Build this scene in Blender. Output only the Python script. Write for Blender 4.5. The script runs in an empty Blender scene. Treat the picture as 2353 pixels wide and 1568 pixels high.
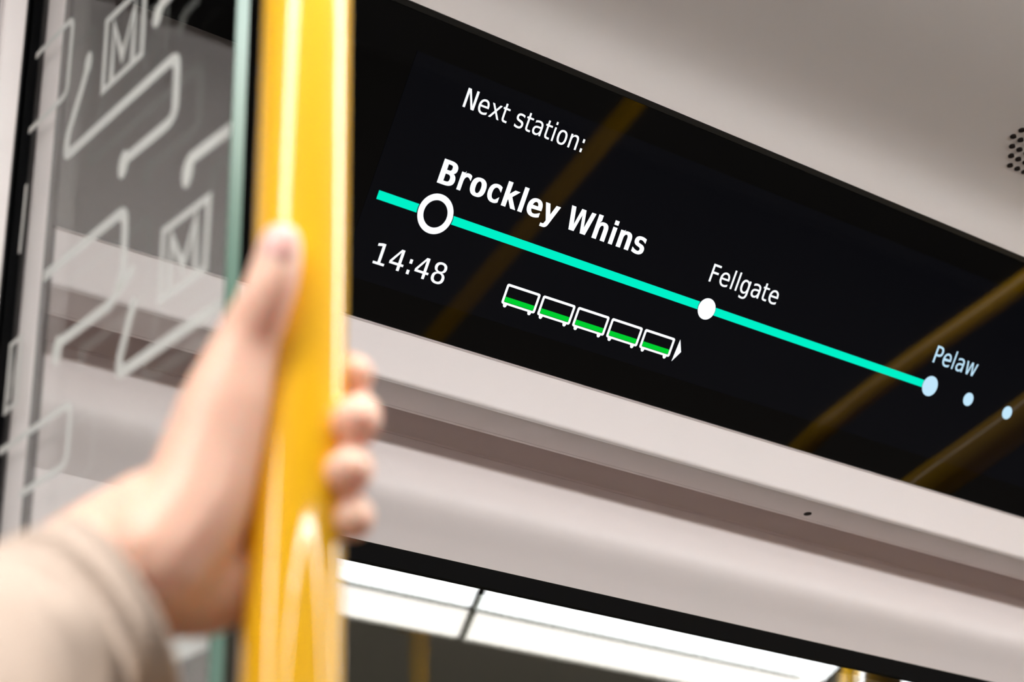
import bpy, bmesh, math, random
from mathutils import Vector, Matrix, noise

random.seed(7)
C = bpy.context.scene.collection
S = bpy.context.scene
H = 1.25            # the camera's height above the car floor; all heights below are written relative to it

# ------------------------------------------------------------------ camera
cam = bpy.data.cameras.new('camera')
cam.sensor_width = 36.0
cam.lens = 4500.0 * 36.0 / 2353.0
cam.clip_start = 0.02
cam.dof.use_dof = True
cam.dof.focus_distance = 1.74
cam.dof.aperture_fstop = 5.6
cam_o = bpy.data.objects.new('camera', cam)
C.objects.link(cam_o)
R = Matrix(((0.78960579, -0.24439881, -0.56284271, 0),
            (-0.61311126, -0.35137683, -0.70755135, 0),
            (-0.02484518, 0.90377184, -0.42729284, 0),
            (0, 0, 0, 1)))
R.normalize()
cam_o.matrix_world = Matrix.Translation((0, 0, H)) @ R
S.camera = cam_o

# ------------------------------------------------------------------ world, exposure
w = bpy.data.worlds.new('world')
S.world = w
w.use_nodes = True
w.node_tree.nodes['Background'].inputs[0].default_value = (0.11, 0.10, 0.075, 1)
w.node_tree.nodes['Background'].inputs[1].default_value = 0.8
S.view_settings.view_transform = 'Standard'
S.view_settings.look = 'None'
S.view_settings.gamma = 1.0
S.view_settings.exposure = 0.0
S.cycles.max_bounces = 10
S.cycles.diffuse_bounces = 6
S.cycles.transparent_max_bounces = 16
S.cycles.use_denoising = True
LIGHT = 17.8        # brightness of the car's own ceiling lights


# ------------------------------------------------------------------ materials
def mat(name, col, rough=0.5, metal=0.0, coat=0.0, spec=0.5, sss=0.0, sss_r=(1, .3, .2), bump=0.0, bscale=200.0, var=0.0):
    m = bpy.data.materials.new(name)
    m.use_nodes = True
    nt = m.node_tree
    b = nt.nodes['Principled BSDF']
    b.inputs['Base Color'].default_value = (*col, 1)
    b.inputs['Roughness'].default_value = rough
    b.inputs['Metallic'].default_value = metal
    b.inputs['Coat Weight'].default_value = coat
    b.inputs['Coat Roughness'].default_value = 0.04
    b.inputs['Specular IOR Level'].default_value = spec
    if sss:
        b.inputs['Subsurface Weight'].default_value = sss
        b.inputs['Subsurface Radius'].default_value = sss_r
        b.inputs['Subsurface Scale'].default_value = 0.016
    tc = nt.nodes.new('ShaderNodeTexCoord')
    nz = nt.nodes.new('ShaderNodeTexNoise')
    nz.inputs['Scale'].default_value = bscale
    nz.inputs['Detail'].default_value = 3
    nt.links.new(tc.outputs['Object'], nz.inputs['Vector'])
    if bump:
        bp = nt.nodes.new('ShaderNodeBump')
        bp.inputs['Strength'].default_value = bump
        bp.inputs['Distance'].default_value = 0.0006
        nt.links.new(nz.outputs['Fac'], bp.inputs['Height'])
        nt.links.new(bp.outputs['Normal'], b.inputs['Normal'])
    if var:
        mx = nt.nodes.new('ShaderNodeMixRGB')
        mx.inputs['Color1'].default_value = (*[c * (1 - var) for c in col], 1)
        mx.inputs['Color2'].default_value = (*[min(1, c * (1 + var)) for c in col], 1)
        nt.links.new(nz.outputs['Fac'], mx.inputs['Fac'])
        nt.links.new(mx.outputs['Color'], b.inputs['Base Color'])
    return m


def emit(name, col, s):
    m = bpy.data.materials.new(name)
    m.use_nodes = True
    nt = m.node_tree
    nt.nodes.clear()
    e = nt.nodes.new('ShaderNodeEmission')
    e.inputs[0].default_value = (*col, 1)
    e.inputs[1].default_value = s
    o = nt.nodes.new('ShaderNodeOutputMaterial')
    nt.links.new(e.outputs[0], o.inputs[0])
    return m


def glass(name, tint, ior=1.5, rough=0.0):
    m = bpy.data.materials.new(name)
    m.use_nodes = True
    nt = m.node_tree
    nt.nodes.clear()
    t = nt.nodes.new('ShaderNodeBsdfTransparent')
    t.inputs[0].default_value = (*tint, 1)
    g = nt.nodes.new('ShaderNodeBsdfGlossy')
    g.inputs['Roughness'].default_value = rough
    f = nt.nodes.new('ShaderNodeFresnel')
    # the same interface reflectance on the way in and on the way out of the sheet
    gm = nt.nodes.new('ShaderNodeNewGeometry')
    mr = nt.nodes.new('ShaderNodeMix')
    mr.data_type = 'FLOAT'
    mr.inputs[2].default_value = ior
    mr.inputs[3].default_value = 1.0 / ior
    nt.links.new(gm.outputs['Backfacing'], mr.inputs[0])
    nt.links.new(mr.outputs[0], f.inputs['IOR'])
    mx = nt.nodes.new('ShaderNodeMixShader')
    o = nt.nodes.new('ShaderNodeOutputMaterial')
    nt.links.new(f.outputs[0], mx.inputs[0])
    nt.links.new(t.outputs[0], mx.inputs[1])
    nt.links.new(g.outputs[0], mx.inputs[2])
    nt.links.new(mx.outputs[0], o.inputs[0])
    return m


M = {
    'panel': mat('warm_white_panel', (0.82, 0.735, 0.72), rough=0.42, spec=0.35, bump=0.05, bscale=900),
    'ceiling': mat('ceiling_panel', (0.83, 0.75, 0.715), rough=0.55, spec=0.3, bump=0.05, bscale=900),
    'alu': mat('brushed_light_metal', (0.93, 0.86, 0.845), rough=0.4, spec=0.4),
    'rubber': mat('black_rubber', (0.012, 0.012, 0.014), rough=0.55, spec=0.25, bump=0.1, bscale=500),
    'darkgap': mat('dark_housing', (0.02, 0.014, 0.01), rough=0.6, spec=0.2),
    'cover': mat('black_display_glass', (0.0015, 0.0013, 0.0012), rough=0.03, spec=0.34),
    'bezel': mat('black_bezel', (0.008, 0.0065, 0.005), rough=0.35, spec=0.3),
    'floor': mat('grey_rubber_floor', (0.12, 0.11, 0.102), rough=0.7, spec=0.2, bump=0.3, bscale=300, var=0.2),
    'yellow': mat('yellow_pole_paint', (1.0, 0.53, 0.003), rough=0.5, coat=1.0, spec=0.15),
    'skin': mat('skin', (0.93, 0.58, 0.45), rough=0.42, spec=0.4, sss=0.5, bump=0.15, bscale=350, var=0.06),
    'nail': mat('fingernail', (0.86, 0.47, 0.42), rough=0.25, spec=0.5, sss=0.2),
    'cloth': mat('beige_knit', (0.56, 0.45, 0.375), rough=0.9, spec=0.1, bump=0.6, bscale=1200, var=0.04),
    'edge': mat('green_glass_edge', (0.10, 0.19, 0.145), rough=0.25, spec=0.5),
    'frost': mat('etched_frost', (0.92, 0.925, 0.89), rough=0.8, spec=0.2),
    'hole': mat('dark_hole', (0.025, 0.017, 0.015), rough=0.8, spec=0.1),
    'wall_dark': mat('lower_wall_panel', (0.20, 0.19, 0.185), rough=0.6),
    'pane': glass('partition_glass', (0.985, 0.995, 0.99), 2.5),
    'window': glass('window_glass', (0.6, 0.61, 0.59), 1.85, 0.012),
    'strip': emit('diffuser_light', (0.97, 1.0, 1.0), LIGHT),
    'cream': emit('warm_diffuser_light', (1.0, 0.945, 0.88), LIGHT * 0.68),
    'white': emit('screen_white', (0.93, 0.97, 1.0), 1.2),
    'pale': emit('screen_pale_blue', (0.55, 0.82, 1.0), 0.98),
    'teal': emit('screen_teal', (0.0, 0.88, 0.58), 1.0),
    'green': emit('screen_green', (0.0, 0.62, 0.03), 1.0),
}
# etched frost: partly see-through white
M['yellow'].node_tree.nodes['Principled BSDF'].inputs['Coat IOR'].default_value = 1.7
nt = M['frost'].node_tree
pb = nt.nodes['Principled BSDF']
tr = nt.nodes.new('ShaderNodeBsdfTransparent')
tl = nt.nodes.new('ShaderNodeBsdfTranslucent')
tl.inputs[0].default_value = (0.92, 0.93, 0.90, 1)
m1 = nt.nodes.new('ShaderNodeMixShader'); m1.inputs[0].default_value = 0.5
m2 = nt.nodes.new('ShaderNodeMixShader'); m2.inputs[0].default_value = 0.85
nt.links.new(pb.outputs[0], m1.inputs[1]); nt.links.new(tl.outputs[0], m1.inputs[2])
nt.links.new(tr.outputs[0], m2.inputs[1]); nt.links.new(m1.outputs[0], m2.inputs[2])
nt.links.new(m2.outputs[0], nt.nodes['Material Output'].inputs[0])
# the lit panel of the display: a faint backlight behind black glass
lcd = mat('lcd_panel', (0.0015, 0.0015, 0.002), rough=0.03, spec=0.34)
lcd.node_tree.nodes['Principled BSDF'].inputs['Emission Color'].default_value = (0.35, 0.45, 1.0, 1)
lcd.node_tree.nodes['Principled BSDF'].inputs['Emission Strength'].default_value = 0.0018
M['lcd'] = lcd


# ------------------------------------------------------------------ helpers
def tag(o, label=None, cat=None, group=None, kind=None):
    if label: o['label'] = label
    if cat: o['category'] = cat
    if group: o['group'] = group
    if kind: o['kind'] = kind
    return o


def obj(name, bm, m, parent=None, smooth=False, auto=None):
    me = bpy.data.meshes.new(name)
    bmesh.ops.recalc_face_normals(bm, faces=bm.faces) if auto is None else None
    bm.to_mesh(me)
    bm.free()
    me.materials.append(m)
    if smooth:
        for p in me.polygons: p.use_smooth = True
    o = bpy.data.objects.new(name, me)
    C.objects.link(o)
    if parent: o.parent = parent
    return o


def thing(name, label, cat, loc=(0, 0, 0), group=None):
    o = bpy.data.objects.new(name, None)
    C.objects.link(o)
    o.location = loc
    o.empty_display_size = 0.05
    return tag(o, label, cat, group)


def box(bm, x0, x1, y0, y1, z0, z1, bev=0.0):
    r = bmesh.ops.create_cube(bm, size=1)
    for v in r['verts']:
        v.co = Vector(((x0 + x1) / 2 + v.co.x * (x1 - x0), (y0 + y1) / 2 + v.co.y * (y1 - y0), (z0 + z1) / 2 + v.co.z * (z1 - z0)))
    if bev:
        es = set(e for v in r['verts'] for e in v.link_edges)
        bmesh.ops.bevel(bm, geom=list(es), offset=bev, segments=2, affect='EDGES')
    return bm


def tube(bm, pts, rad, seg=32, cap=True):
    pts = [Vector(p) for p in pts]
    n = len(pts)
    rads = rad if isinstance(rad, (list, tuple)) else [rad] * n
    rings = []
    up = None
    for i, p in enumerate(pts):
        t = (pts[min(i + 1, n - 1)] - pts[max(i - 1, 0)]).normalized()
        if up is None:
            up = Vector((1, 0, 0)) if abs(t.x) < 0.9 else Vector((0, 1, 0))
        a = (up - t * up.dot(t)).normalized()
        up = a
        b = t.cross(a)
        rings.append([bm.verts.new(p + (a * math.cos(2 * math.pi * k / seg) + b * math.sin(2 * math.pi * k / seg)) * rads[i]) for k in range(seg)])
    for i in range(n - 1):
        for k in range(seg):
            bm.faces.new((rings[i][k], rings[i][(k + 1) % seg], rings[i + 1][(k + 1) % seg], rings[i + 1][k]))
    if cap:
        bm.faces.new(list(reversed(rings[0])))
        bm.faces.new(rings[-1])
    return bm


def spline(pts, k=8):
    """smooth curve through the points"""
    pts = [Vector(p) for p in pts]
    out = []
    n = len(pts)
    for i in range(n - 1):
        p0, p1, p2, p3 = pts[max(i - 1, 0)], pts[i], pts[i + 1], pts[min(i + 2, n - 1)]
        for j in range(k):
            t = j / k
            out.append(0.5 * ((2 * p1) + (p2 - p0) * t + (2 * p0 - 5 * p1 + 4 * p2 - p3) * t * t + (3 * p1 - p0 - 3 * p2 + p3) * t ** 3))
    out.append(pts[-1])
    return out


def extrude_profile(name, prof, x0, x1, m, thick=0.008, parent=None, smooth=True, flip=False):
    """A sheet panel: the (y, z) line drawn out along the car, with real thickness on its back."""
    P = [Vector((p[0], p[1])) for p in prof]
    n = len(P)
    nor = []
    for i in range(n):
        d = (P[min(i + 1, n - 1)] - P[max(i - 1, 0)]).normalized()
        nor.append(Vector((-d.y, d.x)) * (-1 if flip else 1))
    bm = bmesh.new()
    F, B = [], []
    for x in (x0, x1):
        F.append([bm.verts.new((x, p.x, p.y + H)) for p in P])
        B.append([bm.verts.new((x, p.x + q.x * thick, p.y + q.y * thick + H)) for p, q in zip(P, nor)])
    for i in range(n - 1):
        bm.faces.new((F[0][i], F[0][i + 1], F[1][i + 1], F[1][i]))
        bm.faces.new((B[0][i], B[1][i], B[1][i + 1], B[0][i + 1]))
    for s in (0, 1):
        for i in range(n - 1):
            bm.faces.new((F[s][i], B[s][i], B[s][i + 1], F[s][i + 1]))
    for i in (0, n - 1):
        bm.faces.new((F[0][i], F[1][i], B[1][i], B[0][i]))
    o = obj(name, bm, m, parent)
    if smooth:
        for p in o.data.polygons: p.use_smooth = True
        md = o.modifiers.new('edges', 'EDGE_SPLIT')
        md.split_angle = math.radians(38)
    return o


# ------------------------------------------------------------------ the shell of the rail car
XA, XB = -3.2, 7.0          # length of car that is built
XP = 0.44                   # where the glass partition stands
YC = -0.55                  # middle of the car


def mir(prof): return [(2 * YC - y, z) for y, z in prof]


lip = [(v.x, v.y) for v in spline([(1.0875, .9394), (1.0850, .955), (1.0790, .969), (1.0680, .981), (1.0500, .990), (1.0250, .9965), (.99, 1.003)], 6)]
roof_l = [(v.x, v.y) for v in spline([(.99, 1.003), (.80, 1.028), (.60, 1.045), (.42, 1.052)], 6)]
half = lip + roof_l[1:]
full = half + list(reversed(mir(half)))
c = extrude_profile('ceiling', full, XA, XB, M['ceiling'], 0.02, flip=True)
tag(c, kind='structure')

bm = bmesh.new(); box(bm, XA, XB, -2.55, 1.45, -0.05, 0.0)
tag(obj('floor', bm, M['floor']), kind='structure')


def side(suffix, f, flip):
    # valance under the display: upright face then a rounded lip turned under
    p1 = [(1.2378, .7247), (1.2395, .7235), (1.2402, .72), (1.2402, .685)] + \
         [(v.x, v.y) for v in spline([(1.2402, .684), (1.2405, .6800), (1.2425, .6775), (1.2480, .6762), (1.282, .6738)], 5)]
    o1 = extrude_profile('trim_1' if suffix == 'left' else 'trim_3', f(p1), XA, XB, M['panel'], 0.006, flip=flip)
    # shadow gap turned back into the wall
    p2 = [(1.282, .6738), (1.2823, .700), (1.326, .700), (1.3255, .674), (1.322, .670)]
    o2 = extrude_profile('trim_2' if suffix == 'left' else 'trim_4', f(p2), XA, XB, M['panel'], 0.004, flip=flip)
    # rounded panel over the windows
    p3 = [(v.x, v.y) for v in spline([(1.3005, .6588), (1.2935, .642), (1.2875, .628), (1.2845, .615), (1.2850, .606), (1.2890, .597), (1.2960, .588), (1.3080, .575), (1.3185, .5625)], 6)]
    o3 = extrude_profile('wall_' + suffix, f([(y * (1 + .0165 * max(0, (z - .5625) / .0963)), z * (1 + .0165 * max(0, (z - .5625) / .0963))) for y, z in p3]), XA, XB, M['panel'], 0.008, flip=flip)
    return [o1, o2, o3]


for suf, f, fl in (('left', lambda p: p, False), ('right', mir, True)):
    for o in side(suf, f, fl): tag(o, kind='structure')

# black seal strip above the windows, wall below, and the windows
def window(n, f, x0, x1, zlow):
    root = bpy.data.objects.new('window_%d' % n, None); C.objects.link(root)
    root.location = (x0, f([(1.33, 0)])[0][0], H + zlow)
    tag(root, kind='structure')
    off = Vector(root.location)
    def add(name, bm, m):
        bmesh.ops.translate(bm, verts=bm.verts, vec=-off)
        return obj(name, bm, m, root)
    ys = sorted([f([(1.3195, 0)])[0][0], f([(1.35, 0)])[0][0]])
    bm = bmesh.new()
    s = 1 if f([(1, 0)])[0][0] > 0 else -1
    a, b, d, e = f([(1.3185, .5622)])[0], f([(1.3365, .5522)])[0], f([(1.36, .5522)])[0], f([(1.36, .566)])[0]
    vs = [[bm.verts.new((x, p[0], p[1] + H)) for p in (a, b, d, e)] for x in (x0, x1)]
    for i in range(4):
        bm.faces.new((vs[0][i], vs[0][(i + 1) % 4], vs[1][(i + 1) % 4], vs[1][i]))
    bm.faces.new(vs[0]); bm.faces.new(vs[1])
    add('window_seal', bm, M['rubber'])
    ys = sorted([f([(1.340, 0)])[0][0], f([(1.346, 0)])[0][0]])
    bm = bmesh.new(); box(bm, x0 + .02, x1 - .02, ys[0], ys[1], H + zlow + .03, H + .556)
    add('window_pane', bm, M['window'])
    ys = sorted([f([(1.3365, 0)])[0][0], f([(1.36, 0)])[0][0]])
    bm = bmesh.new()
    box(bm, x0, x0 + .03, ys[0], ys[1], H + zlow, H + .5522)
    box(bm, x1 - .03, x1, ys[0], ys[1], H + zlow, H + .5522)
    box(bm, x0 + .03, x1 - .03, ys[0], ys[1], H + zlow, H + zlow + .035)
    add('window_frame', bm, M['rubber'])


idf = lambda p: p
window(1, idf, .70, 5.0, -.35)
window(2, mir, -2.6, 5.0, -.35)
for suf, f in (('left', idf), ('right', mir)):
    ys = sorted([f([(1.345, 0)])[0][0], f([(1.40, 0)])[0][0]])
    bm = bmesh.new()
    xs = .70 if suf == 'left' else -2.6
    yf = sorted([f([(1.3187, 0)])[0][0], f([(1.40, 0)])[0][0]])
    box(bm, XA, xs, yf[0], yf[1], H - .35, H + .5635)
    box(bm, 5.0, XB, ys[0], ys[1], H - .35, H + .566)
    tag(obj('wall_upper_' + suf, bm, M['panel']), kind='structure')
    bm = bmesh.new(); box(bm, XA, XB, ys[0], ys[1], 0.0, H - .35)
    tag(obj('wall_lower_' + suf, bm, M['wall_dark']), kind='structure')
for nm, x in (('wall_rear', XA - .05), ('wall_front', XB)):
    bm = bmesh.new(); box(bm, x, x + .05, -2.5, 1.4, 0.0, H + 1.0)
    tag(obj(nm, bm, M['wall_dark']), kind='structure')

# sloping cant panels: pale on the near side of the partition, dark band above
T = math.radians(35)
P0y, P0z = 1.16442, .82960


def cant(v, off=0.0):      # (y, z) at the height v up the sloping panel, off = towards the room
    return (P0y - math.sin(T) * v - math.cos(T) * off, P0z + math.cos(T) * v - math.sin(T) * off)


def cant_panel(name, v0, v1, x0, x1, m, f=idf, off=0.0, th=.010, parent=None):
    return extrude_profile(name, f([cant(v1, off), cant(v0, off)]), x0, x1, m, th, parent, smooth=False, flip=(f is mir))


tag(extrude_profile('wall_cant_left', [(1.232, .946), (1.2378, .7247)], XA, XP - .004, M['panel'], .01, flip=False), kind='structure')
tag(extrude_profile('trim_5', [(1.0875, .9394), (1.092, .975), (1.225, .975), (1.232, .946)], XA, XP - .004, M['rubber'], .006, smooth=False), kind='structure')
tag(cant_panel('wall_cant_right', -.128, .134, XA, XB, M['panel'], mir), kind='structure')

# end wall pieces: the upright profile where the partition meets the wall
def upright(name, y0, y1, m, x0=.4475, x1=.468, z1=.93):
    bm = bmesh.new(); box(bm, x0, x1, y0, y1, H - 1.25, H + z1, .0008)
    return tag(obj(name, bm, m), kind='structure')


upright('trim_6', 1.0195, 1.0235, M['rubber'], .4475, .4487, .975)
upright('trim_7', 1.0235, 1.0335, M['rubber'], .4475, .4495, .97)
upright('trim_8', 1.0335, 1.0605, M['alu'], .4470, .4515, .965)
upright('trim_9', 1.0605, 1.098, M['rubber'], .4475, .462, .93)
upright('trim_10', 1.098, 1.17, M['alu'], .4475, .468, .80)

# pale post near the glass, hiding a black block added to darken the pane's reflection
bm = bmesh.new(); box(bm, .4165, .4322, 1.060, 1.072, 0, H + .983, .001)
tag(obj('trim_11', bm, M['alu']), kind='structure')
bm = bmesh.new(); box(bm, .4165, .4385, 1.0725, 1.175, 0, H + .93)
tag(obj('reflection_block', bm, M['rubber']), kind='structure')

# ------------------------------------------------------------------ ceiling lights
def luminaire(xs, f, label, group, warm=True):
    """one light fitting of two lengths: xs = start, middle, end"""
    x0, xm, x1 = xs
    yc = f([(.22, 0)])[0][0]
    root = thing('ceiling_light', label, 'light', (x0, yc, H + 1.05), group)
    off = Vector(root.location)
    def add(name, bm, m):
        bmesh.ops.translate(bm, verts=bm.verts, vec=-off)
        return obj(name, bm, m, root)
    def yy(a, b): return sorted([f([(a, 0)])[0][0], f([(b, 0)])[0][0]])
    bm = bmesh.new()
    a, b = yy(.195, .455)
    box(bm, x0 - .03, x1 + .033, a, b, H + .958, H + 1.0515, .002)
    add('housing', bm, M['darkgap'])
    def plate(nm, p0, p1, q0, q1, ya, yb, m, z=.925):      # a diffuser whose ends are cut on the slant
        bm = bmesh.new()
        A, B = f([(ya, 0)])[0][0], f([(yb, 0)])[0][0]
        lo = [bm.verts.new((x, y, H + z)) for x, y in ((p0, A), (q0, A), (q1, B), (p1, B))]
        hi = [bm.verts.new((v.co.x, v.co.y, H + .9578)) for v in lo]
        bm.faces.new(lo); bm.faces.new(hi)
        for i in range(4): bm.faces.new((lo[i], lo[(i + 1) % 4], hi[(i + 1) % 4], hi[i]))
        add(nm, bm, m)
    sl = .57            # how far the cut runs along per metre across
    for p, q in ((x0, xm - .007), (xm + .007, x1)):
        plate('diffuser', p, p + sl * .091, q, q + sl * .091, .443, .352, M['strip'])
        if not warm: continue
        p += sl * .106; q += sl * .106
        plate('warm_diffuser', p, p + sl * .127, q, q + sl * .127, .337, .210, M['cream'])
    plate('joint_strip', xm - .007, xm - .007 + sl * .233, xm + .007, xm + .007 + sl * .233, .443, .210, M['darkgap'], .9235)
    plate('divider', x0, x0, x1, x1, .351, .338, M['darkgap'], .924)
    return root


k = 1.671
for i in range(-3, 3):
    x0 = .877 + k * i
    if x0 < XA or x0 + 1.61 > XB: continue
    tail = ['over the rear end wall', 'second from the rear end wall', 'behind the standing place', 'nearest the held pole', 'beyond the second pole', 'last before the front'][i + 3]
    luminaire((x0, x0 + .8345, x0 + 1.6075), idf, 'long white ceiling light reflected in the window, ' + tail, 'ceiling lights over the window side')
    luminaire((x0, x0 + .8345, x0 + 1.6075), lambda p: [(-.85 - y, z) for y, z in p], 'long white ceiling light across the aisle, ' + tail, 'ceiling lights over the far side', warm=False)

# ------------------------------------------------------------------ passenger information display
disp = thing('information_display', 'long black information screen showing the next stations, in the sloping panel under the ceiling', 'display', (XP + .02, P0y, H + P0z))
DO = Vector(disp.location)


def local(o):
    for v in o.data.vertices: v.co -= DO
    o.parent = disp
    return o


DX1 = 3.3
local(cant_panel('cover_glass', -.1272, .1285, XP + .0085, DX1, M['cover'], off=0.0, th=.006))
local(cant_panel('bezel', .1285, .1335, XP + .0085, DX1, M['bezel'], off=.0012, th=.008))
tag(cant_panel('wall_cant_front', -.128, .134, DX1 + .002, XB, M['panel']), kind='structure')


def uvp(u, v, off=0.0):
    y, z = cant(v, off)
    return Vector((u, y, z + H)) - DO


def flat(name, polys, m, off=.0006, th=.0003, label=None):
    """plates standing just proud of the screen: each polygon is a list of (u, v) in metres"""
    bm = bmesh.new()
    for poly in polys:
        a = [bm.verts.new(uvp(u, v, off)) for u, v in poly]
        b = [bm.verts.new(uvp(u, v, off - th)) for u, v in poly]
        n = len(a)
        bm.faces.new(a); bm.faces.new(list(reversed(b)))
        for i in range(n): bm.faces.new((a[i], b[i], b[(i + 1) % n], a[(i + 1) % n]))
    o = obj(name, bm, m, disp)
    if label: o['label'] = label
    return o


def mm(l): return [(a / 1000, b / 1000) for a, b in l]


flat('lcd_panel', [mm([(790, -96.5), (1760, -96.5), (1760, 98), (790, 98)])], M['lcd'], off=.00035, th=.0003)


def ring_pts(cx, cy, r, n=64): return [(cx + r * math.cos(2 * math.pi * i / n), cy + r * math.sin(2 * math.pi * i / n)) for i in range(n)]


def annulus(name, cx, cy, r0, r1, m, label=None, off=.0008):
    a, b = ring_pts(cx, cy, r0), ring_pts(cx, cy, r1)
    n = len(a)
    return flat(name, [mm([a[i], b[i], b[(i + 1) % n], a[(i + 1) % n]]) for i in range(n)], m, off, label=label)


def seg(u0, u1, v=-24.7, w_=7.6, cut0=None, cut1=None):
    """a stretch of route line whose ends may be hollowed by a round marker's rim"""
    pts = []
    if cut0:
        cx, r = cut0
        pts += [(cx + math.sqrt(r * r - dy * dy), v + dy) for dy in [(-.5 + i / 6) * w_ for i in range(7)]]
    else: pts += [(u0, v - w_ / 2), (u0, v + w_ / 2)]
    if cut1:
        cx, r = cut1
        pts += [(cx - math.sqrt(r * r - dy * dy), v + dy) for dy in [(.5 - i / 6) * w_ for i in range(7)]]
    else: pts += [(u1, v + w_ / 2), (u1, v - w_ / 2)]
    return mm(pts)


flat('route_line', [seg(799, 0, cut1=(857.8, 18.5)), seg(0, 0, cut0=(857.8, 18.5), cut1=(1172, 11.0)), seg(0, 0, cut0=(1172, 11.0), cut1=(1485, 11.0), v=-25.3)], M['teal'], label='turquoise route line')
annulus('station_ring', 857.8, -24.3, 11.9, 17.4, M['white'], 'white ring of the next station')
for (u, r, m, lb) in ((1172, 10.2, 'white', 'white dot of the second station'), (1485.2, 10.6, 'pale', 'pale blue dot of the third station'),
                      (1545.1, 7.1, 'pale', 'first small pale dot after the third station'), (1607.8, 7.1, 'pale', 'second small pale dot after the third station')):
    flat('station_dot', [mm(ring_pts(u, -25.4, r))], M[m], .0008, label=lb)


def rrect(x0, x1, y0, y1, r, n=5):
    out = []
    for cx, cy, a0 in ((x1 - r, y1 - r, 0), (x0 + r, y1 - r, 90), (x0 + r, y0 + r, 180), (x1 - r, y0 + r, 270)):
        for i in range(n + 1):
            a = math.radians(a0 + 90 * i / n); out.append((cx + r * math.cos(a), cy + r * math.sin(a)))
    return out


pit = 40.17
for i in range(5):
    x = 951.0 + pit * i
    o_, i_ = rrect(x, x + 37.2, -79.5, -61, 2.0), rrect(x + 2.2, x + 35.0, -77.6, -63.2, .8)
    n = len(o_)
    polys = [mm([i_[j], o_[j], o_[(j + 1) % n], i_[(j + 1) % n]]) for j in range(n)]
    for wx in (4.6, 31.8):
        polys.append(mm([(x + wx - 2.1, -79.4), (x + wx - 1.5, -81.4), (x + wx - .6, -82.1), (x + wx + .6, -82.1), (x + wx + 1.5, -81.4), (x + wx + 2.1, -79.4)]))
    ic = flat('carriage_icon', polys, M['white'], label='white carriage outline, number %d from the left' % (i + 1))
    g = flat('load_bar', [mm([(x + 2.7, -77.2), (x + 34.5, -77.2), (x + 34.5, -72.7), (x + 2.7, -72.7)])], M['green'])
    g.parent = ic
    g['label'] = 'green level bar'
flat('direction_arrow', [mm([(1154.7, -60.7), (1160.4, -71.4), (1153.4, -82.2)])], M['white'], label='small white arrowhead')


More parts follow.
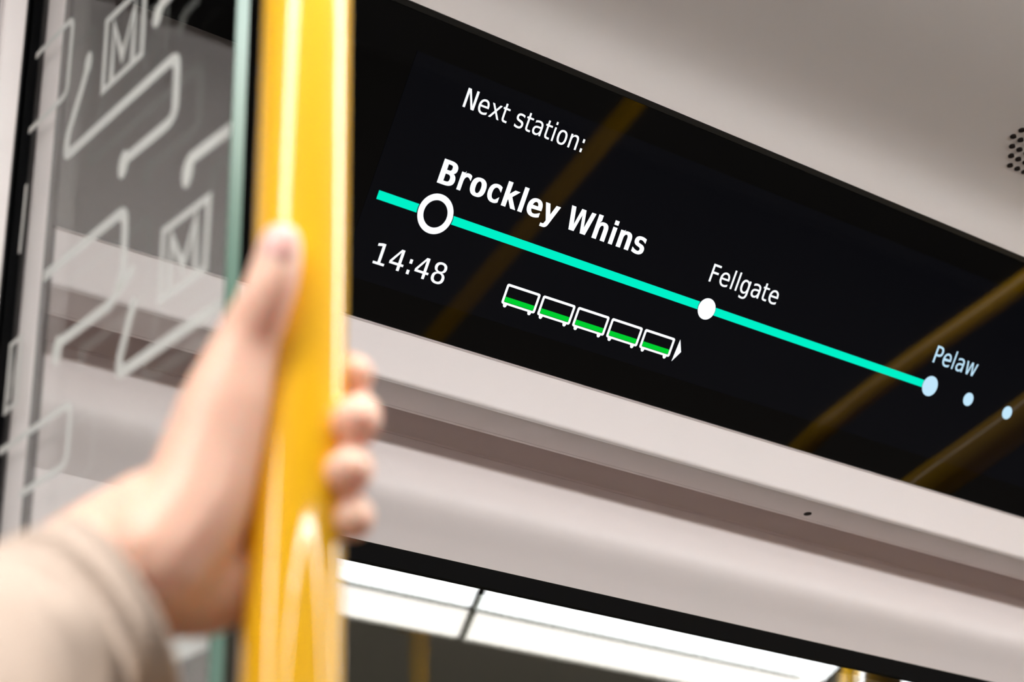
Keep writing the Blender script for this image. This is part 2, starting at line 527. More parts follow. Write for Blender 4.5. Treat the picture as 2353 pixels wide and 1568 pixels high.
GLYPHS = {   # letter outlines: closed point lists, 1493 units = height of a capital
'N': [[139,1493,395,1493,899,264,899,1493,1094,1493,1094,0,838,0,334,1228,334,0,139,0]],
'e': [[1112,606,1112,516,315,516,315,510,318,440,331,377,349,320,376,271,411,227,451,191,499,163,554,143,614,130,680,128,715,128,751,132,788,137,826,144,864,156,903,167,942,182,984,199,1026,219,1068,240,1068,57,1028,41,986,27,945,13,906,1,866,-7,827,-15,789,-21,751,-25,715,-28,677,-29,578,-22,488,-4,405,27,334,72,271,128,217,195,175,272,146,358,129,454,123,559,129,662,146,756,175,841,215,918,266,987,328,1044,397,1089,474,1122,559,1140,651,1147,733,1141,808,1123,875,1095,935,1054,988,1002,1033,939,1067,869,1092,789,1106,702],[928,660,924,722,914,777,899,826,878,869,851,906,820,937,784,960,742,977,694,987,644,991,592,987,544,977,501,959,460,935,423,903,393,865,366,822,346,773,331,718,322,659]],
'x': [[1117,1120,716,583,1157,0,944,0,615,449,289,0,76,0,516,583,115,1120,318,1120,615,715,911,1120]],
's': [[973,1081,973,900,941,918,910,934,878,948,845,959,813,970,782,979,749,984,716,988,684,991,651,993,603,991,561,986,524,979,492,967,464,952,442,934,425,913,412,889,405,861,402,829,405,801,411,775,419,753,432,733,449,716,472,702,508,687,554,673,610,659,677,645,751,631,803,618,851,601,892,580,928,557,959,527,984,494,1004,457,1018,416,1026,372,1029,324,1025,261,1011,203,987,151,955,105,911,64,861,31,803,4,737,-14,665,-25,583,-29,551,-28,516,-27,481,-22,446,-18,409,-11,373,-4,335,6,296,15,255,28,213,41,213,231,254,210,294,193,334,177,372,163,409,151,447,142,484,135,519,129,554,126,587,125,635,128,677,133,715,143,747,157,777,174,801,196,820,220,833,248,841,279,844,313,834,360,805,402,756,437,687,467,599,489,590,492,522,506,461,520,408,537,362,558,322,583,290,610,264,642,243,677,229,718,220,763,217,810,222,872,234,928,257,977,286,1021,325,1060,373,1091,428,1115,491,1133,559,1143,637,1147,673,1145,708,1144,742,1141,777,1136,810,1130,843,1123,876,1115,908,1105,941,1094]],
'a': [[702,562,641,562,579,561,524,554,477,543,435,527,398,506,369,481,346,453,329,419,320,380,317,338,320,299,327,265,339,233,356,205,379,181,404,161,435,146,468,135,506,128,547,125,606,129,658,142,705,163,749,192,785,230,817,276,841,328,859,386,871,450,873,522,873,562],[1059,639,1059,0,873,0,873,165,850,128,822,94,792,64,760,39,725,18,688,1,648,-11,604,-21,558,-27,508,-29,442,-25,383,-14,328,6,279,32,236,67,198,109,170,156,149,207,137,264,133,325,137,397,153,461,178,517,213,568,258,610,313,645,377,672,451,691,534,702,627,707,873,707,873,736,871,787,862,831,848,871,830,903,806,931,775,952,739,969,697,981,648,988,592,991,554,990,516,987,478,981,440,973,402,963,363,952,325,938,289,923,251,904,215,885,215,1068,255,1084,296,1096,334,1109,373,1119,411,1127,447,1134,484,1140,520,1144,557,1145,592,1147,646,1145,697,1140,744,1131,788,1120,830,1106,866,1088,901,1067,934,1042,963,1014,988,983,1002,962,1015,939,1026,914,1036,887,1043,859,1049,827,1053,789,1056,744,1059,694]],
'o': [[615,991,562,987,515,973,472,952,436,921,404,882,379,834,358,778,343,714,335,641,332,559,335,478,343,405,358,341,379,285,404,237,436,198,472,167,515,144,562,132,615,128,670,132,718,144,760,167,798,198,829,237,855,285,875,341,889,405,897,478,900,559,897,641,889,714,875,778,855,834,829,882,798,921,760,952,718,973,670,987],[615,1147,705,1141,785,1123,857,1092,918,1050,972,995,1016,930,1052,854,1075,765,1091,667,1096,559,1091,450,1077,350,1052,264,1016,186,973,122,920,67,857,25,785,-6,705,-22,615,-29,527,-22,447,-6,376,25,314,67,259,122,216,186,181,264,157,350,142,450,137,559,142,667,157,765,181,854,216,930,259,995,314,1050,376,1092,447,1123,527,1141]],
'n': [[1050,694,1050,0,866,0,866,694,864,751,857,802,847,847,831,885,813,916,789,941,761,962,728,976,690,984,646,987,597,983,554,972,513,953,478,928,449,896,423,855,404,809,390,757,381,698,379,632,379,0,195,0,195,1120,379,1120,379,952,400,988,423,1021,450,1050,479,1075,512,1098,547,1115,585,1129,624,1138,666,1145,711,1147,775,1143,834,1129,885,1106,930,1075,966,1035,997,984,1021,925,1037,858,1047,781]],
':': [[489,1063,740,1063,740,760,489,760],[489,304,740,304,740,0,489,0]],
'1': [[271,170,583,170,583,1311,245,1235,245,1419,582,1493,784,1493,784,170,1094,170,1094,0,271,0]],
'4': [[735,1308,264,520,735,520],[702,1493,935,1493,935,520,1134,520,1134,356,935,356,935,0,735,0,735,356,102,356,102,547]],
'8': [[615,709,565,705,517,697,477,681,439,660,408,634,381,600,360,564,346,520,336,472,334,419,336,367,346,320,360,276,381,238,408,206,440,178,477,157,519,142,565,132,615,129,667,132,715,142,757,156,794,177,826,205,852,237,872,275,887,318,896,366,899,419,896,472,887,520,872,562,851,600,824,632,792,660,756,681,714,697,667,705],[440,792,391,809,346,829,306,852,269,882,238,916,212,953,192,994,178,1037,168,1084,165,1133,171,1202,185,1263,209,1319,244,1370,287,1415,339,1452,398,1482,464,1503,536,1516,615,1520,695,1516,768,1503,836,1482,894,1452,946,1415,990,1370,1023,1319,1047,1263,1061,1202,1067,1133,1064,1084,1056,1037,1040,994,1021,953,994,916,963,882,927,852,887,829,843,809,792,792,850,777,901,756,948,729,987,697,1022,660,1052,617,1073,571,1089,519,1099,463,1102,401,1096,324,1081,254,1056,191,1019,135,973,86,917,43,854,13,782,-11,702,-24,615,-29,529,-24,450,-11,379,11,315,43,259,84,213,133,177,189,151,252,136,322,130,400,135,460,143,517,160,569,182,617,210,659,245,697,286,729,331,756,383,777],[367,1113,370,1068,377,1026,390,990,408,958,430,931,458,908,491,890,529,878,569,871,615,868,662,871,704,878,742,890,774,908,802,931,824,958,843,990,855,1026,864,1068,866,1113,864,1161,855,1202,843,1239,826,1272,802,1300,774,1322,742,1340,705,1353,663,1361,615,1364,569,1361,529,1353,491,1340,458,1322,430,1300,408,1272,390,1238,377,1202,370,1159]],
'F': [[233,1493,1112,1493,1112,1322,436,1322,436,883,1049,883,1049,712,436,712,436,0,233,0]],
'g': [[858,569,855,648,847,718,834,781,815,837,791,883,761,923,726,952,687,973,644,987,594,991,543,987,496,973,454,952,419,923,388,883,362,837,342,781,328,718,320,648,317,569,320,491,328,419,342,356,363,301,388,254,419,215,456,184,498,163,544,149,596,144,645,150,688,163,726,184,761,215,791,254,815,301,834,356,847,419,855,491],[1042,72,1037,-24,1022,-109,998,-186,966,-252,923,-310,871,-356,810,-393,740,-419,660,-435,573,-440,543,-439,510,-437,479,-435,447,-430,414,-426,381,-419,348,-412,314,-404,282,-395,248,-386,248,-203,286,-220,324,-236,359,-250,393,-261,426,-271,457,-279,488,-285,517,-289,545,-292,573,-293,629,-290,679,-280,722,-264,760,-241,789,-212,815,-175,833,-132,847,-80,855,-21,858,45,858,53,858,178,838,142,817,111,794,83,767,59,737,38,707,21,672,8,635,0,594,-6,552,-8,478,-1,409,17,346,49,290,93,240,149,198,216,165,292,142,376,128,468,123,569,128,670,142,763,165,847,198,923,240,990,290,1046,346,1091,409,1122,478,1140,552,1147,594,1145,634,1140,670,1131,705,1119,736,1103,764,1085,791,1061,816,1035,838,1005,858,970,858,1116,1042,1116]],
'P': [[400,1326,400,765,632,765,687,768,735,778,778,792,817,813,851,840,879,872,901,908,917,949,927,995,930,1047,927,1098,917,1144,901,1185,880,1221,852,1253,819,1280,780,1300,736,1315,687,1323,632,1326],[196,1493,632,1493,728,1488,813,1475,889,1452,955,1420,1012,1380,1059,1329,1095,1272,1120,1206,1136,1130,1141,1047,1136,963,1120,887,1095,820,1059,763,1012,712,956,672,890,641,815,618,728,604,632,600,400,600,400,0,196,0]],
'B': [[369,712,369,165,608,165,674,168,732,175,782,188,824,205,859,227,886,255,907,289,921,329,931,377,934,430,931,485,921,534,906,578,883,614,855,645,820,669,777,688,728,702,672,709,608,712],[369,1326,369,876,604,876,659,879,708,886,750,897,787,913,816,932,838,958,857,988,871,1025,878,1067,880,1113,878,1157,871,1195,858,1227,840,1255,816,1277,787,1294,751,1308,709,1319,660,1325,604,1326],[165,1493,608,1493,695,1489,774,1476,845,1457,907,1429,960,1394,1005,1350,1040,1301,1066,1245,1080,1183,1085,1113,1082,1061,1074,1014,1061,970,1043,932,1019,897,990,869,956,844,917,824,872,809,823,799,879,787,930,768,976,743,1018,711,1053,673,1084,629,1106,582,1123,529,1133,471,1137,409,1131,332,1116,264,1089,202,1052,149,1004,104,945,66,876,38,798,17,708,4,608,0,165,0]],
'r': [[1155,889,1131,906,1108,921,1084,935,1059,946,1035,956,1009,963,984,969,958,973,930,976,900,977,836,973,777,959,723,938,677,907,638,869,606,822,579,767,561,705,551,635,547,557,547,0,362,0,362,1120,547,1120,547,900,568,946,592,987,620,1023,652,1056,688,1084,728,1106,770,1124,816,1137,864,1144,914,1147,942,1145,967,1144,993,1141,1018,1136,1042,1130,1066,1122,1088,1113,1110,1102,1133,1091,1155,1077]],
'c': [[1061,57,1030,41,1001,27,970,13,939,1,908,-7,876,-15,845,-21,813,-25,781,-28,747,-29,648,-22,558,-4,477,27,405,72,342,128,289,193,248,271,219,358,200,453,195,559,200,665,219,760,248,847,289,924,342,991,405,1047,477,1091,558,1122,648,1140,747,1147,780,1145,812,1144,844,1140,875,1133,906,1126,937,1116,967,1105,998,1092,1029,1077,1061,1061,1061,868,1032,892,1002,914,973,932,944,949,914,962,885,972,852,980,819,986,784,990,747,991,681,986,622,973,569,951,523,920,482,879,449,830,422,774,404,709,393,638,388,559,393,479,404,408,422,345,449,289,482,240,523,199,569,167,622,144,683,132,747,128,785,128,822,132,855,137,889,146,920,157,949,170,979,185,1007,203,1035,224,1061,248]],
'k': [[236,1556,426,1556,426,655,908,1120,1133,1120,691,698,1202,0,977,0,562,578,426,449,426,0,236,0]],
'y': [[858,360,838,310,817,254,794,193,768,125,740,52,704,-45,672,-126,645,-191,624,-238,608,-271,589,-300,568,-327,544,-349,520,-370,494,-387,464,-401,435,-412,402,-419,367,-425,332,-426,184,-426,184,-272,293,-272,324,-271,352,-265,377,-255,400,-243,419,-224,439,-200,461,-164,484,-115,509,-55,537,18,104,1120,299,1120,631,244,958,1120,1152,1120]],
'h': [[1050,694,1050,0,866,0,866,694,864,751,857,802,847,847,831,885,813,916,789,941,761,962,728,976,690,984,646,987,597,983,554,972,513,953,478,928,449,896,423,855,404,809,390,757,381,698,379,632,379,0,195,0,195,1556,379,1556,379,952,400,988,423,1021,450,1050,479,1075,512,1098,547,1115,585,1129,624,1138,666,1145,711,1147,775,1143,834,1129,885,1106,930,1075,966,1035,997,984,1021,925,1037,858,1047,781]],
't': [[375,1438,375,1120,754,1120,754,977,375,977,375,369,376,318,381,275,388,240,399,213,412,193,430,179,455,168,485,160,522,156,754,154,754,0,565,0,485,3,416,13,357,29,309,51,271,80,242,117,219,164,203,222,193,290,190,977,55,977,55,1120,190,1120,190,1438]],
'i': [[193,0,193,1120,377,1120,377,0],[193,1323,193,1556,377,1556,377,1323]],
'l': [[193,0,193,1556,377,1556,377,0]],
'w': [[86,1120,270,1120,500,246,729,1120,946,1120,1176,246,1405,1120,1589,1120,1296,0,1079,0,838,918,596,0,379,0]],
}

# width table: letter -> (advance, left, right); capitals in the bold face carry a trailing *
FIT = {'N': (1532, 201, 1331), 'e': (1260, 113, 1151), 'x': (1212, 59, 1158), 't': (803, 55, 754), ' ': (651, 0, 0), 's': (1067, 111, 963),
       'a': (1255, 123, 1079), 'i': (569, 193, 377), 'o': (1253, 113, 1141), 'n': (1298, 186, 1124), ':': (690, 240, 451), '1': (1303, 225, 1114),
       '4': (1303, 100, 1188), '8': (1303, 139, 1163), 'F': (1178, 201, 1059), 'l': (569, 193, 377), 'g': (1300, 113, 1114), 'P': (1235, 201, 1165),
       'w': (1675, 86, 1589)}
BOLD = {'B': (1561, 188, 1438), 'r': (1010, 172, 1004), 'o': (1407, 94, 1313), 'c': (1214, 94, 1078), 'k': (1362, 172, 1366), 'l': (702, 172, 530),
        'e': (1389, 94, 1296), 'y': (1335, 25, 1313), ' ': (713, 0, 0), 'W': (2259, 61, 2195), 'h': (1458, 172, 1288), 'i': (702, 172, 530),
        'n': (1458, 172, 1288), 's': (1219, 102, 1122)}
OWN_BOLD = {'W': [[61, 1493, 430, 1493, 688, 408, 944, 1493, 1315, 1493, 1571, 408, 1829, 1493, 2195, 1493, 1843, 0, 1399, 0, 1128, 1135, 860, 0, 416, 0]],
            'i': [[172, 0, 172, 1120, 530, 1120, 530, 0], [172, 1264, 172, 1556, 530, 1556, 530, 1264]],
            'l': [[172, 0, 172, 1556, 530, 1556, 530, 0]]}


def glyph_faces(loops, off, kx):
    """triangles of a letter; off fattens the strokes, kx < 1 makes upright strokes fatter than level ones"""
    cu = bpy.data.curves.new('g', 'CURVE')
    cu.dimensions = '2D'; cu.fill_mode = 'BOTH'; cu.offset = off / 1000
    for l in loops:
        sp = cu.splines.new('POLY'); n = len(l) // 2
        sp.points.add(n - 1)
        for i in range(n): sp.points[i].co = (l[2 * i] * kx / 1000, l[2 * i + 1] / 1000, 0, 1)
        sp.use_cyclic_u = True
    o = bpy.data.objects.new('g', cu); C.objects.link(o)
    dg = bpy.context.evaluated_depsgraph_get(); dg.update()
    me = bpy.data.meshes.new_from_object(o.evaluated_get(dg))
    vs = [(v.co.x / kx * 1000, v.co.y * 1000) for v in me.vertices]
    fs = [tuple(p.vertices) for p in me.polygons]
    bpy.data.objects.remove(o); bpy.data.meshes.remove(me)
    return vs, fs


def text(s, u0, u1, base, cap, m, label, bold=False, fat=0):
    """u0, u1: left edge of the first letter and right edge of the last, base line and capital height, in millimetres on the screen"""
    tab = BOLD if bold else FIT
    V, F, pen = [], [], 0
    for ch in s:
        adv, l, r = tab[ch]
        if ch != ' ':
            if bold and ch in OWN_BOLD: vs, fs = glyph_faces(OWN_BOLD[ch], 0, 1); o_ = 0
            elif bold: o_ = 38; vs, fs = glyph_faces(GLYPHS[ch], o_, .45)
            else: o_ = fat; vs, fs = glyph_faces(GLYPHS[ch], fat, 1)
            xs = [v[0] for v in vs]; a, b = min(xs), max(xs)
            top = 1493 if ch in 'NFPBW148' else (1556 if ch in 'hklit' else 1120)
            k = len(V)
            V += [(pen + l + (x - a) / (b - a) * (r - l), (y + o_) * top / (top + 2 * o_)) for x, y in vs]
            F += [tuple(i + k for i in f) for f in fs]
        pen += adv
    x0, x1 = min(v[0] for v in V), max(v[0] for v in V)
    kx, ky = (u1 - u0) / (x1 - x0), cap / 1493
    me = bpy.data.meshes.new('lettering')
    me.from_pydata([uvp((u0 + (x - x0) * kx) / 1000, (base + y * ky) / 1000, .0006) for x, y in V], [], F)
    me.materials.append(m)
    o = bpy.data.objects.new('lettering', me); C.objects.link(o); o.parent = disp
    o['label'] = label
    return o


text('Next station:', 848.1, 978.0, 68.7, 16.6, M['white'], 'white lettering Next station:')
text('Brockley Whins', 848.8, 1079.3, 1.3, 21.2, M['white'], 'bold white lettering Brockley Whins', bold=True)
text('14:48', 815.0, 887.5, -80.4, 18.4, M['white'], 'white lettering 14:48')
text('Fellgate', 1162.7, 1250.7, -.3, 17.4, M['white'], 'white lettering Fellgate')
text('Pelaw', 1476.4, 1542.0, -1.3, 18.2, M['pale'], 'pale blue lettering Pelaw', fat=6)

# ------------------------------------------------------------------ fixings in the panels
g = thing('speaker_grille', 'round patch of small dark perforations in the grey ceiling at the right edge', 'speaker grille', (1.479, .993, H + 1.0))
bm = bmesh.new()
for i in range(9):
    for j in range(-4, 4):
        if abs(i - 4) + abs(j + .5) <= 4.5 and abs(j + .5) <= 3.5:
            cx, cy = 1.4360 + i * .0112, .9981 + j * .0108
            r = bmesh.ops.create_cone(bm, segments=20, radius1=.0031, radius2=.0031, depth=.003, cap_ends=True)
            bmesh.ops.translate(bm, verts=r['verts'], vec=Vector((cx, cy, H + 1.0028 - (cy - .99) * .19)) - g.location)
obj('perforations', bm, M['hole'], g)

bm = bmesh.new()
bmesh.ops.create_cone(bm, segments=24, radius1=.0040, radius2=.0040, depth=.0008, cap_ends=True)
d = Vector((0, .022, -.0127)).normalized()
nrm = Vector((0, -d.z, d.y)) * -1
rot = Vector((0, 0, 1)).rotation_difference(Vector((0, -.0704, -.9975))).to_matrix()
bmesh.ops.rotate(bm, verts=bm.verts, matrix=rot)
sc = obj('screw', bm, M['hole'])
sc.location = (1.3810, 1.2679, H + 0.6747)
tag(sc, 'tiny dark screw in the turned-under lip of the panel below the display', 'screw')

# ------------------------------------------------------------------ poles
def pole(label, x, y, z0, z1, r=.019):
    root = thing('grab_pole', label, 'pole', (x, y, 0), None)
    bm = bmesh.new(); tube(bm, [(0, 0, z0), (0, 0, .3), (0, 0, 1), (0, 0, z1)], r, 96)
    obj('pole_tube', bm, M['yellow'], root, smooth=True).modifiers.new('e', 'EDGE_SPLIT').split_angle = math.radians(50)
    for nm, a, b in (('floor_flange', 0.0, .012), ('ceiling_flange', z1 - .014, z1)):
        bm = bmesh.new(); tube(bm, [(0, 0, a), (0, 0, b)], .038, 48)
        obj(nm, bm, M['yellow'], root)
    return root


pole('thick yellow grab pole held by the hand in the foreground', .376, .6105, .004, H + 1.042)
pole('yellow grab pole behind the camera, seen as an orange streak in the black display', 1.966, -.08, .004, H + 1.05)


def rail(label, pts, r):
    p0 = Vector(pts[0])
    bm = bmesh.new(); tube(bm, [q - p0 for q in spline(pts, 8)], r, 40)
    o = obj('grab_rail', bm, M['yellow'], smooth=True)
    o.location = p0
    return tag(o, label, 'rail')


rail('bent yellow handrail nearest the wall, reflected low at the right end of the display', [(2.16, .825, H + 1.02), (2.14, .838, H + .80), (2.012, .911, H + .619), (1.858, .997, H + .469), (1.80, 1.04, H + .30), (1.79, 1.13, H + .0), (1.79, 1.345, H - .06)], .027)
rail('slanting yellow handrail reflected faintly beside the word Pelaw', [(2.60, .40, H + 1.05), (2.50, .41, H + .80), (2.301, .517, H + .579), (2.09, .633, H + .34), (2.05, .66, H + .1), (2.05, .665, .002)], .017)

# ------------------------------------------------------------------ glass partition with etched map
gp = thing('glass_partition', 'clear glass draught screen etched with a white metro map, with a green edge', 'partition', (XP, .787, 0))
GO = Vector(gp.location)
Y0, Y1, ZT, ZB = .7872, 1.32, H + .80, H - 1.0
TH = .0075


def gadd(name, bm, m, smooth=False):
    bmesh.ops.translate(bm, verts=bm.verts, vec=-GO)
    return obj(name, bm, m, gp, smooth)


bm = bmesh.new(); box(bm, XP, XP + TH, Y0 + .0006, 1.150, .02, H + .93)
gadd('pane', bm, M['pane'])
bm = bmesh.new(); box(bm, XP - .0001, XP + TH + .0001, Y0 - .0008, Y0 + .0004, .02, H + .93, .0002)
o = gadd('polished_edge', bm, M['edge']); o['label'] = 'green edge of the glass'


def ribbon(bm, pts, w_, closed=False, x=XP - .0004, r=None):
    """an etched stroke of even width on the glass face, pts = (y, z)"""
    P = [Vector((p[0], p[1])) for p in pts]
    if closed: P = P[:-1] if (P[0] - P[-1]).length < 1e-6 else P
    if r:       # round the corners
        Q = []
        n = len(P)
        for i in range(n):
            if not closed and i in (0, n - 1): Q.append(P[i]); continue
            a, b, c_ = P[i - 1], P[i], P[(i + 1) % n]
            k_ = min(r, (a - b).length * .45, (c_ - b).length * .45)
            s_, e_ = b + (a - b).normalized() * k_, b + (c_ - b).normalized() * k_
            for t in (0, .25, .5, .75, 1): Q.append(s_ * (1 - t) ** 2 + b * 2 * t * (1 - t) + e_ * t * t)
        P = Q
    n = len(P)
    L, Rr = [], []
    for i in range(n):
        a = P[i - 1] if (i or closed) else P[i]
        b = P[(i + 1) % n] if (i < n - 1 or closed) else P[i]
        d1 = (P[i] - a).normalized() if (P[i] - a).length > 1e-9 else (b - P[i]).normalized()
        d2 = (b - P[i]).normalized() if (b - P[i]).length > 1e-9 else d1
        n1, n2 = Vector((-d1.y, d1.x)), Vector((-d2.y, d2.x))
        q = (n1 + n2)
        q = q.normalized() if q.length > 1e-6 else n1
        k_ = min(1 / max(q.dot(n1), .35), 2.2)
        L.append(bm.verts.new((x, P[i].x + q.x * w_ / 2 * k_, P[i].y + q.y * w_ / 2 * k_ + H)))
        Rr.append(bm.verts.new((x, P[i].x - q.x * w_ / 2 * k_, P[i].y - q.y * w_ / 2 * k_ + H)))
    for i in range(n if closed else n - 1):
        j = (i + 1) % n
        bm.faces.new((L[i], L[j], Rr[j], Rr[i]))


def disc(bm, y, z, ry, rz, x=XP - .0005, n=28):
    bm.faces.new([bm.verts.new((x, y + ry * math.cos(2 * math.pi * i / n), z + rz * math.sin(2 * math.pi * i / n) + H)) for i in range(n)])


def etched(strokes, label):
    bm = bmesh.new()
    for s in strokes:
        if s[0] == 'd': disc(bm, *s[1:])
        else: ribbon(bm, s[1], s[2], s[3] if len(s) > 3 else False, r=s[4] if len(s) > 4 else None, x=XP - .0004 - .0001 * strokes.index(s))
    o = gadd('etched_marking', bm, M['frost'])
    o['label'] = label
    return o


W = .0078
etched([('s', [(1.0560, .7405), (1.001, .7405), (1.001, .682), (1.056, .682)], .0050, False, .008)], 'etched open frame beside the upright')
etched([('s', [(.9495, .7090), (.9487, .6570), (.8985, .6570), (.9000, .7080)], .0048, True),
        ('s', [(.9375, .6590), (.9385, .7000), (.9245, .6690), (.9110, .7000), (.9105, .6590)], .0055)], 'etched square with a letter M')
etched([('s', [(.8806, .6734), (.8762, .6807), (.8600, .6815)], .008), ('d', .8812, .6745, .0055, .008)], 'etched line end at the top')
etched([('s', [(.9727, .6890), (.9768, .6783), (.9945, .6480), (.9945, .6328), (.8525, .6320), (.8515, .5890), (.9093, .5905), (.9130, .5840)], W, False, .010),
        ('d', .9722, .6900, .0050, .0085), ('d', .9128, .5880, .0060, .0095)], 'etched bent route line with round ends')
etched([('s', [(.8325, .5450), (.8298, .5520), (.7875, .5500)], .0085), ('d', .8330, .5450, .0062, .0098)], 'etched route end beside the glass edge')
etched([('s', [(.8573, .5190), (.8573, .4760), (.8085, .4750), (.8075, .5175)], .0048, True),
        ('s', [(.8475, .4780), (.8470, .5110), (.8330, .4860), (.8205, .5110), (.8190, .4780)], .0055)], 'second etched square with a letter M')
etched([('s', [(1.012, .5560), (.9060, .5550), (.9035, .5150), (.9100, .5050)], W, False, .010)], 'etched route line corner')
etched([('s', [(.9842, .4960), (.9815, .4995), (.9180, .4985), (.8950, .5090), (.8900, .5100)], W), ('d', .9842, .4950, .0060, .0095)], 'etched short route line with round end')
etched([('s', [(.8870, .4910), (.8952, .4719), (.9014, .4575), (.9000, .4490), (.8876, .4485), (.7875, .4470)], W, False, .006)], 'etched route line running to the glass edge')
etched([('s', [(1.0560, .4545), (.9590, .4525), (.9590, .4150), (1.0200, .4155)], .0050, False, .008)], 'etched open frame low on the glass')
etched([('s', [(1.0529, .5250), (1.0525, .4800), (1.0360, .4810), (1.0370, .5255)], .0040, True),
        ('s', [(1.0480, .4860), (1.0475, .5190), (1.0440, .4950), (1.0410, .5190), (1.0405, .4860)], .0030)], 'third small etched square with a letter M')
etched([('s', [(1.0520, .6400), (1.0528, .5900)], .0035)], 'thin upright etched bar')
etched([('s', [(.8600, .2730), (.7875, .2722)], .013), ('d', .8420, .2726, .010, .011)], 'thick etched line end under the hand')

# clamp rail that carries the glass at the wall
bm = bmesh.new(); box(bm, XP + TH + .0005, XP + TH + .004, 1.145, 1.150, .02, H + .80)
gadd('wall_clamp', bm, M['rubber'])

# ------------------------------------------------------------------ the hand
HAND = {
'forearm' : [(0.1444, 0.4964, 0.0994, 0.04), (0.2291, 0.6051, 0.1595, 0.034), (0.2729, 0.6359, 0.1911, 0.031), (0.3044, 0.6448, 0.2293, 0.029), (0.3168, 0.6432, 0.244, 0.027), (0.3267, 0.6337, 0.2544, 0.0245)],
'thenar' : [(0.3243, 0.626, 0.2405, 0.025), (0.3349, 0.6204, 0.2581, 0.0225), (0.3411, 0.617, 0.2813, 0.0205), (0.3445, 0.6128, 0.3024, 0.0185), (0.3485, 0.6059, 0.3268, 0.0135), (0.3503, 0.5973, 0.3409, 0.0115), (0.352, 0.5934, 0.3503, 0.0108), (0.3537, 0.5919, 0.3607, 0.01), (0.355, 0.5917, 0.3688, 0.0088)],
'heel' : [(0.33, 0.6365, 0.2394, 0.024), (0.345, 0.6331, 0.2369, 0.021), (0.3562, 0.6314, 0.2385, 0.017), (0.3591, 0.6321, 0.2488, 0.015)],
'idx' : [(0.3312, 0.6359, 0.2446, 0.02), (0.3529, 0.6379, 0.2872, 0.018), (0.3687, 0.6404, 0.3259, 0.0125), (0.3895, 0.6445, 0.3425, 0.0095), (0.4047, 0.6362, 0.3444, 0.0088), (0.4045, 0.616, 0.3348, 0.0082), (0.3977, 0.6014, 0.3262, 0.0078)],
'mid' : [(0.3312, 0.6359, 0.2446, 0.02), (0.3508, 0.6368, 0.2772, 0.018), (0.3693, 0.6401, 0.3067, 0.0125), (0.3904, 0.6451, 0.3231, 0.0098), (0.4062, 0.6364, 0.3239, 0.009), (0.4052, 0.6118, 0.3145, 0.0096), (0.3886, 0.5876, 0.2987, 0.0102)],
'ring' : [(0.3313, 0.6359, 0.2429, 0.02), (0.3512, 0.6366, 0.2664, 0.017), (0.3688, 0.6381, 0.2871, 0.0125), (0.3903, 0.6439, 0.3013, 0.0095), (0.4052, 0.6358, 0.3011, 0.009), (0.4036, 0.6128, 0.2917, 0.0092), (0.3858, 0.5883, 0.2774, 0.0097)],
'lit' : [(0.3342, 0.6343, 0.2413, 0.018), (0.3531, 0.6355, 0.2522, 0.016), (0.3683, 0.6361, 0.2698, 0.0115), (0.3897, 0.642, 0.2816, 0.0085), (0.4039, 0.6332, 0.2809, 0.008), (0.4033, 0.6109, 0.2711, 0.0078), (0.3907, 0.5916, 0.2599, 0.0083)],
}


def blob_mesh(chains, voxel, smooth_it):
    bm = bmesh.new()
    for ch in chains:
        sp = []
        pts = [Vector((a, b, c_ + H)) for a, b, c_, r in ch]
        rr = [Vector((r, 0, 0)) for *_, r in ch]
        P_, R_ = spline(pts, 7), spline(rr, 7)
        for p, r in zip(P_, R_):
            q = bmesh.ops.create_icosphere(bm, subdivisions=2, radius=r.x)
            bmesh.ops.translate(bm, verts=q['verts'], vec=p)
    me = bpy.data.meshes.new('tmp'); bm.to_mesh(me); bm.free()
    o = bpy.data.objects.new('tmp', me); C.objects.link(o)
    md = o.modifiers.new('r', 'REMESH'); md.mode = 'VOXEL'; md.voxel_size = voxel; md.use_smooth_shade = True
    ms = o.modifiers.new('s', 'SMOOTH'); ms.iterations = smooth_it; ms.factor = .5
    dg = bpy.context.evaluated_depsgraph_get(); dg.update()
    out = bpy.data.meshes.new_from_object(o.evaluated_get(dg))
    bpy.data.objects.remove(o)
    return out


person = thing('person', 'person whose left hand grips the yellow pole, beige long sleeve, only the arm in view', 'person', (.32, .628, H + .235))
PO = Vector(person.location)
me = blob_mesh(HAND.values(), .0017, 8)
for v in me.vertices: v.co -= PO
me.materials.clear(); me.materials.append(M['skin'])
for p in me.polygons: p.use_smooth = True
hand = bpy.data.objects.new('left_arm_and_hand', me); C.objects.link(hand); hand.parent = person

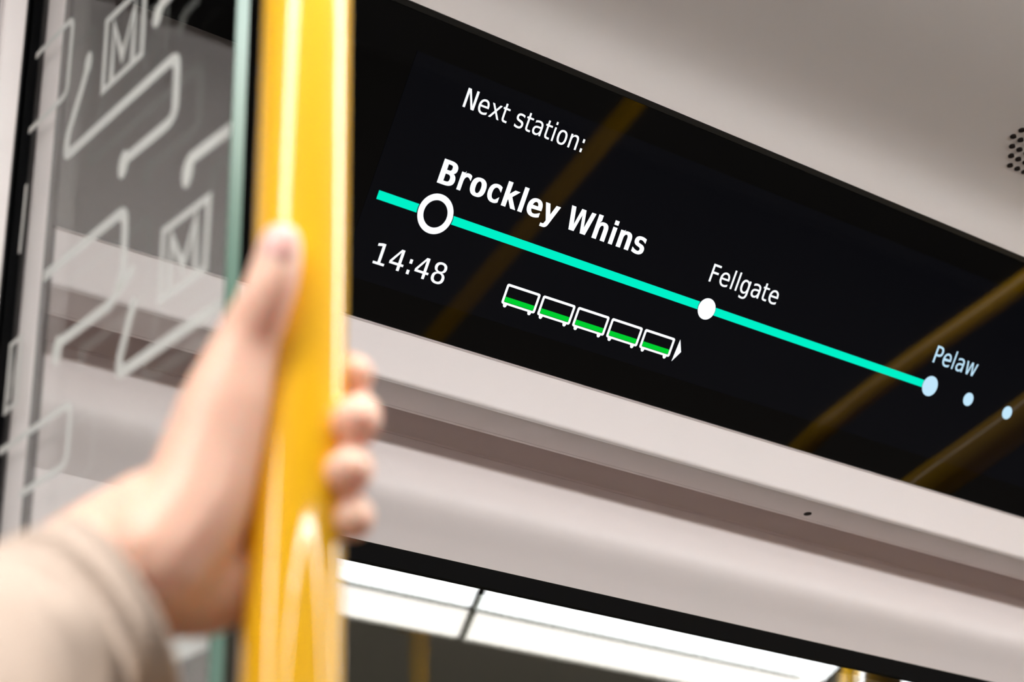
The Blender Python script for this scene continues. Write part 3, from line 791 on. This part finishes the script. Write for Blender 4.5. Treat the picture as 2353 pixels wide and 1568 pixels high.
# thumbnail
bm = bmesh.new()
bmesh.ops.create_uvsphere(bm, u_segments=24, v_segments=16, radius=1)
o = obj('thumbnail', bm, M['nail'], person, smooth=True)
o.scale = (.0068, .0030, .0098)
o.rotation_euler = (math.radians(-6), math.radians(8), math.radians(-38))
o.location = Vector((.3503, .5856, H + .3640)) - PO

# sleeve: a loose knitted cuff with soft folds
ax = [(0.319, 0.6421, 0.225), (0.2995, 0.6426, 0.2105), (0.2729, 0.6359, 0.1911), (0.2291, 0.6051, 0.1595), (0.1444, 0.4964, 0.0994), (0.0812, 0.3784, 0.0486)]
path = spline([Vector((a, b, c_ + H)) - PO for a, b, c_ in ax], 10)
n = len(path)
bm = bmesh.new()
seg_n = 96
def sleeve_ring(i, rad, fold):
    t = (path[min(i + 1, n - 1)] - path[max(i - 1, 0)]).normalized()
    t = (Vector((-0.7827, 0.2139, -0.5844)).lerp(t, min(1, i / 12))).normalized()
    a = (Vector((0, 0, 1)) - t * t.z).normalized(); b = t.cross(a)
    vs = []
    for k_ in range(seg_n):
        an = 2 * math.pi * k_ / seg_n
        f_ = 1 + fold * (noise.noise(Vector((math.cos(an) * 1.3, math.sin(an) * 1.3, i * .16))) )
        vs.append(bm.verts.new(path[i] + (a * math.cos(an) + b * math.sin(an)) * rad * f_))
    return vs
R0 = .0395
rings = [sleeve_ring(0, R0 - .0035, .03), sleeve_ring(0, R0 - .001, .03)]
for i in range(n):
    s_ = i / (n - 1)
    rad = R0 + .0008 * math.sin(i * .9) + .010 * s_
    rings.append(sleeve_ring(i, rad + (.0008 if 0 < i < 8 else 0), .05 + .14 * min(1, s_ * 2)))
for i in range(n - 1, -1, -4):
    s_ = i / (n - 1)
    rings.append(sleeve_ring(i, R0 - .0045 + .020 * s_, .05 + .14 * min(1, s_ * 2)))
rings.append(rings[0])
for i in range(len(rings) - 1):
    for k_ in range(seg_n):
        try: bm.faces.new((rings[i][k_], rings[i][(k_ + 1) % seg_n], rings[i + 1][(k_ + 1) % seg_n], rings[i + 1][k_]))
        except ValueError: pass
o = obj('sleeve', bm, M['cloth'], person, smooth=True)
o['label'] = 'beige knitted sleeve'
